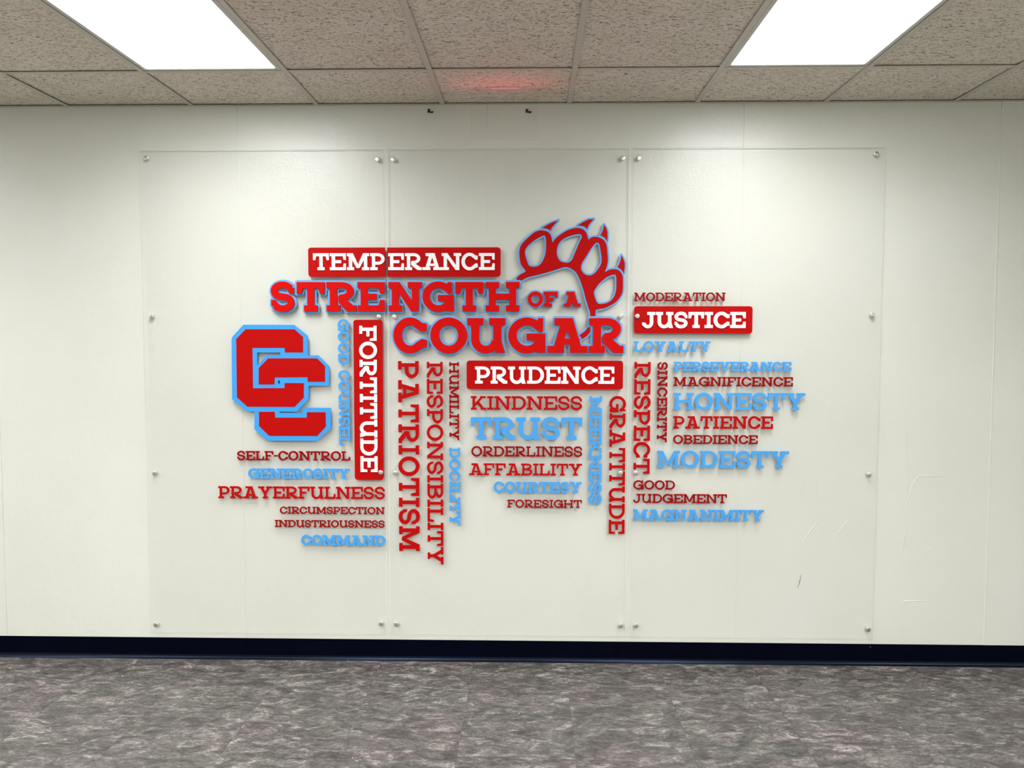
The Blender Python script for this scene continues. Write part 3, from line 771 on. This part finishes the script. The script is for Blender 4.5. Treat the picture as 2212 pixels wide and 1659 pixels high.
# ---- emblems traced as flat plates
def to_world(pts, ox, oy, y, sc=5.53):
    out = []
    for a, b_ in pts: p = on_y(ox+a/sc, oy+b_/sc, y); out.append((p.x, p.z))
    return out
def smooth(pts, n=3):
    out = []; m = len(pts)
    for i in range(m):
        p0, p1, p2, p3 = pts[i-1], pts[i], pts[(i+1) % m], pts[(i+2) % m]
        for k in range(n):
            t = k/n; out.append(tuple(.5*((2*b)+(-a+c)*t+(2*a-5*b+4*c-d)*t*t+(-a+3*b-3*c+d)*t**3) for a, b, c, d in zip(p0, p1, p2, p3)))
    return out
PY = FRONT-.005
outer = [(195, 893), (250, 840), (308, 805), (262, 745), (240, 680), (232, 590), (237, 540), (262, 480), (330, 410), (400, 350), (450, 325), (500, 318), (560, 330),
         (597, 360), (615, 400), (628, 465), (650, 430), (700, 385), (800, 320), (900, 290), (950, 292), (1000, 310), (1030, 345), (1045, 385), (1058, 430), (1080, 410),
         (1120, 395), (1170, 398), (1230, 425), (1262, 465), (1278, 520), (1285, 600), (1290, 680), (1275, 760), (1255, 815), (1300, 790), (1370, 780), (1420, 795),
         (1455, 835), (1468, 880), (1470, 960), (1465, 1050), (1440, 1110), (1390, 1170), (1320, 1215), (1240, 1250), (1146, 1268), (1140, 1360), (1105, 1485), (1080, 1530),
         (1045, 1575), (1000, 1605), (940, 1640), (920, 1590), (965, 1560), (1010, 1525), (1048, 1480), (1070, 1420), (1078, 1335), (1075, 1290), (1060, 1250), (1030, 1150), (1000, 1040),
         (965, 930), (935, 860), (905, 815), (850, 775), (790, 755), (740, 765), (600, 810), (450, 850), (360, 870), (300, 892), (235, 930)]
holes = [[(520, 380), (545, 400), (552, 470), (548, 570), (530, 640), (500, 700), (460, 740), (400, 752), (350, 740), (325, 690), (303, 620), (298, 570), (320, 520), (370, 470), (440, 420)],
         [(940, 362), (970, 370), (978, 400), (950, 460), (900, 580), (860, 670), (820, 700), (780, 703), (730, 690), (695, 650), (680, 600), (680, 550), (700, 480), (760, 420), (850, 380)],
         [(1155, 465), (1185, 480), (1200, 540), (1215, 640), (1210, 710), (1180, 770), (1130, 830), (1080, 855), (1030, 850), (985, 815), (968, 765), (980, 710), (1030, 630), (1100, 520)],
         [(1370, 845), (1388, 870), (1392, 950), (1385, 1050), (1350, 1130), (1290, 1180), (1200, 1198), (1160, 1180), (1135, 1120), (1122, 1060), (1145, 1010), (1200, 940), (1290, 870)]]
claws = [[(500, 290), (560, 255), (620, 225), (698, 198), (650, 250), (620, 285), (605, 320), (560, 298), (520, 290)],
         [(925, 262), (990, 220), (1060, 188), (1122, 182), (1085, 225), (1055, 265), (1045, 300), (1010, 272), (960, 260)],
         [(1243, 248), (1270, 290), (1285, 340), (1285, 400), (1280, 450), (1260, 410), (1215, 380), (1198, 378), (1225, 330), (1238, 290)],
         [(1450, 612), (1475, 660), (1492, 710), (1490, 770), (1480, 832), (1460, 795), (1420, 765), (1402, 760), (1430, 710), (1445, 660)]]
wz = lambda pts: to_world(pts, 1080, 440, PY)
WO = wz(smooth(outer, 2)); WH = [wz(smooth(h, 3)) for h in holes]; WC = [wz(c) for c in claws]
a = on_y(1115, 605, PY)
paw = empty('paw_emblem', (a.x, FRONT, on_y(1200, 700, PY).z)); tag(paw, 'red clawed paw outline with blue border above the word COUGAR', 'emblem')
po = Vector(paw.location); loc = lambda l: [(x-po.x, z-po.z) for x, z in l]
ob = .0074
cells = []
vs, fs = loops2d([loc(WO)]+[loc(h) for h in WH])
cells += [[vs[i] for i in f] for f in fs]
for lp in [loc(WO)]+[loc(h) for h in WH]+[loc(c) for c in WC]:
    for i in range(len(lp)):
        cells.append(grow([lp[i-1], lp[i]], ob, 10))
for c in WC:
    v2, f2 = loops2d([loc(c)]); cells += [[v2[i] for i in f] for f in f2]
link('border_plate', extrude('border_plate', union2d(cells), .0030), OUTL, paw)
link('paw', extrude('paw', (vs, fs), .0020, -.0030), RED, paw)
for c in WC: link('claw', extrude('claw', loops2d([loc(c)]), .0020, -.0030), RED, paw)

# interlocked block letters emblem
CY = FRONT-.009
wz = lambda pts: to_world(pts, 460, 680, CY)
bigc = [(390, 172), (975, 172), (1078, 265), (1078, 450), (860, 450), (857, 395), (473, 395), (480, 877), (855, 875), (857, 815), (1088, 815), (1086, 990), (975, 1100), (412, 1098), (287, 985), (278, 290)]
smc = [(660, 520), (1245, 520), (1340, 615), (1340, 800), (1132, 800), (1130, 746), (740, 748), (735, 832), (547, 832), (547, 635)]
smc2 = [(550, 1158), (740, 1157), (745, 1228), (1122, 1228), (1122, 1163), (1348, 1163), (1350, 1335), (1245, 1447), (672, 1445), (552, 1330)]
plate = [(365, 118), (965, 120), (1128, 250), (1135, 485), (1255, 485), (1385, 615), (1385, 845), (1142, 848), (1142, 1005), (1000, 1157), (793, 1157), (793, 1172), (1070, 1172), (1070, 1111),
         (1403, 1112), (1407, 1360), (1245, 1505), (650, 1503), (495, 1365), (497, 1155), (405, 1153), (230, 1008), (222, 290), (232, 262)]
ph = [[(528, 450), (805, 450), (805, 485), (645, 483), (528, 605)], [(778, 785), (800, 785), (800, 822), (778, 822)]]
q = wz(plate); em = empty('monogram_emblem', (q[0][0], FRONT, min(z for x, z in q)))
tag(em, 'two interlocked red block letters with blue border on the left sheet', 'emblem')
po2 = Vector(em.location); loc2 = lambda l: [(x-po2.x, z-po2.z) for x, z in l]
BLUE2 = plain('bright blue border acrylic', (.05, .34, .82), .42, spec=.25)
link('border_plate', extrude('border_plate', loops2d([loc2(q)]+[loc2(wz(h)) for h in ph]), .0095), BLUE2, em)
for nm, l in (('block_letter', bigc), ('block_letter', smc), ('block_letter', smc2)):
    link(nm, extrude(nm, loops2d([loc2(wz(l))]), .0012, -.0095), RED, em)

# ================================================================== CEILING SIGN, HOOKS, FLOOR BITS
sy = -.262
x0, x1 = on_y(1017.5, 260, sy).x, on_y(1164.5, 260, sy).x; zb = on_y(1090, 302, sy).z; zt = H-.0005
sg = empty('exit_sign', ((x0+x1)/2, sy, zt)); tag(sg, 'clear acrylic sign blade hanging from the ceiling with a red glow above', 'sign')
ox, oz = sg.location.x, sg.location.z
lp = rrect(x0-ox, x1-ox, zb-oz, zt-oz, .018, (1, 1, 0, 0))
me = extrude('blade', loops2d([lp]), .006, .003); me.materials.append(CLEAR2); me.materials.append(edge_mat('sign edge', (.97, .98, .95), .75))
for p in me.polygons: p.material_index = 0 if abs(p.normal.y) > .99 else 1
link('blade', me, None, sg)
link('lamp_strip', fixn(mesh('lamp_strip', *box(-.065, .065, -.006, -.0035, -.006, -.0005))), LED, sg)
for dx in (-.09, 0, .09):
    pl = D.lights.new('sign_lamp', 'SPOT'); pl.spot_size = math.radians(160); pl.spot_blend = 1; pl.energy = RED_W; pl.color = (1, .10, .10); pl.shadow_soft_size = .002
    lo = D.objects.new('sign_lamp', pl); COL.objects.link(lo); lo.parent = sg; lo.location = (dx*1.5, -.012, -.14); lo.rotation_euler = (math.pi+.25, 0, 0)

for a, b_ in (((928, 240), 'small black hook on the wall near the ceiling, left of the hanging sign'),
              ((1140, 240), 'small black hook on the wall near the ceiling, behind the hanging sign')):
    p = on_y(*a, -.006); hk = empty('wall_hook', (p.x, 0, p.z)); tag(hk, b_, 'hook', 'small black hooks under the ceiling')
    m1 = fixn(mesh('back_plate', *box(-.0095, .001, -.006, 0, -.006, .011, .002)))
    pts = [(-.004, -.004, 0), (.002, -.009, -.0045), (.009, -.013, -.0075), (.0155, -.013, -.0065), (.0175, -.012, -.003)]
    V, Fc = [], []
    for k, c in enumerate(pts):
        rr = (.0045, .0042, .004, .0045, .002)[k]
        for j in range(8): V.append((c[0]+rr*.3*math.cos(j*math.pi/4), c[1]+rr*math.cos(j*math.pi/4), c[2]+rr*math.sin(j*math.pi/4)))
    for k in range(4):
        for j in range(8): Fc.append((k*8+j, k*8+(j+1) % 8, (k+1)*8+(j+1) % 8, (k+1)*8+j))
    Fc += [tuple(range(8)), tuple(range(32, 40))]
    link('back_plate', m1, BLACKM, hk); link('hook_arm', fixn(mesh('hook_arm', V, Fc)), BLACKM, hk)

FLK = plain('white paper', (.8, .8, .78), .8)
def crumb(px, py, r, mat, lab, name, cat, grp=None):
    p = on_z(px, py, 0); V = [(r*math.cos(t)*random.uniform(.6, 1.3), r*math.sin(t)*random.uniform(.6, 1.3), 0) for t in [k*math.pi/3 for k in range(6)]]
    V += [(x*.5, y*.5, r*.5) for x, y, _ in V]
    Fc = [(k, (k+1) % 6, (k+1) % 6+6, k+6) for k in range(6)]+[tuple(range(5, -1, -1)), tuple(range(6, 12))]
    tag(link(name, mesh(name, V, Fc), mat, None, (p.x, p.y, 0)), lab, cat, grp)
crumb(1829, 1618, .0035, BLACKM, 'black speck lying on the floor at the lower right', 'crumb', 'crumb')
G_ = 'white flecks on the floor'
for (px, py), lab in (((265, 1460), 'white fleck on the floor below the left sheet, close to the wall'),
                      ((109, 1573), 'white fleck on the floor at the far lower left'),
                      ((993, 1511), 'white fleck on the floor below the word DOCILITY, beside a tile joint'),
                      ((1121, 1541), 'white fleck on the floor in the middle of the picture'),
                      ((762, 1637), 'white fleck on the floor closest to the bottom edge'),
                      ((1857, 1454), 'white fleck on the floor by the baseboard under the right sheet')):
    crumb(px, py, .0028, FLK, lab, 'fleck', 'fleck', G_)
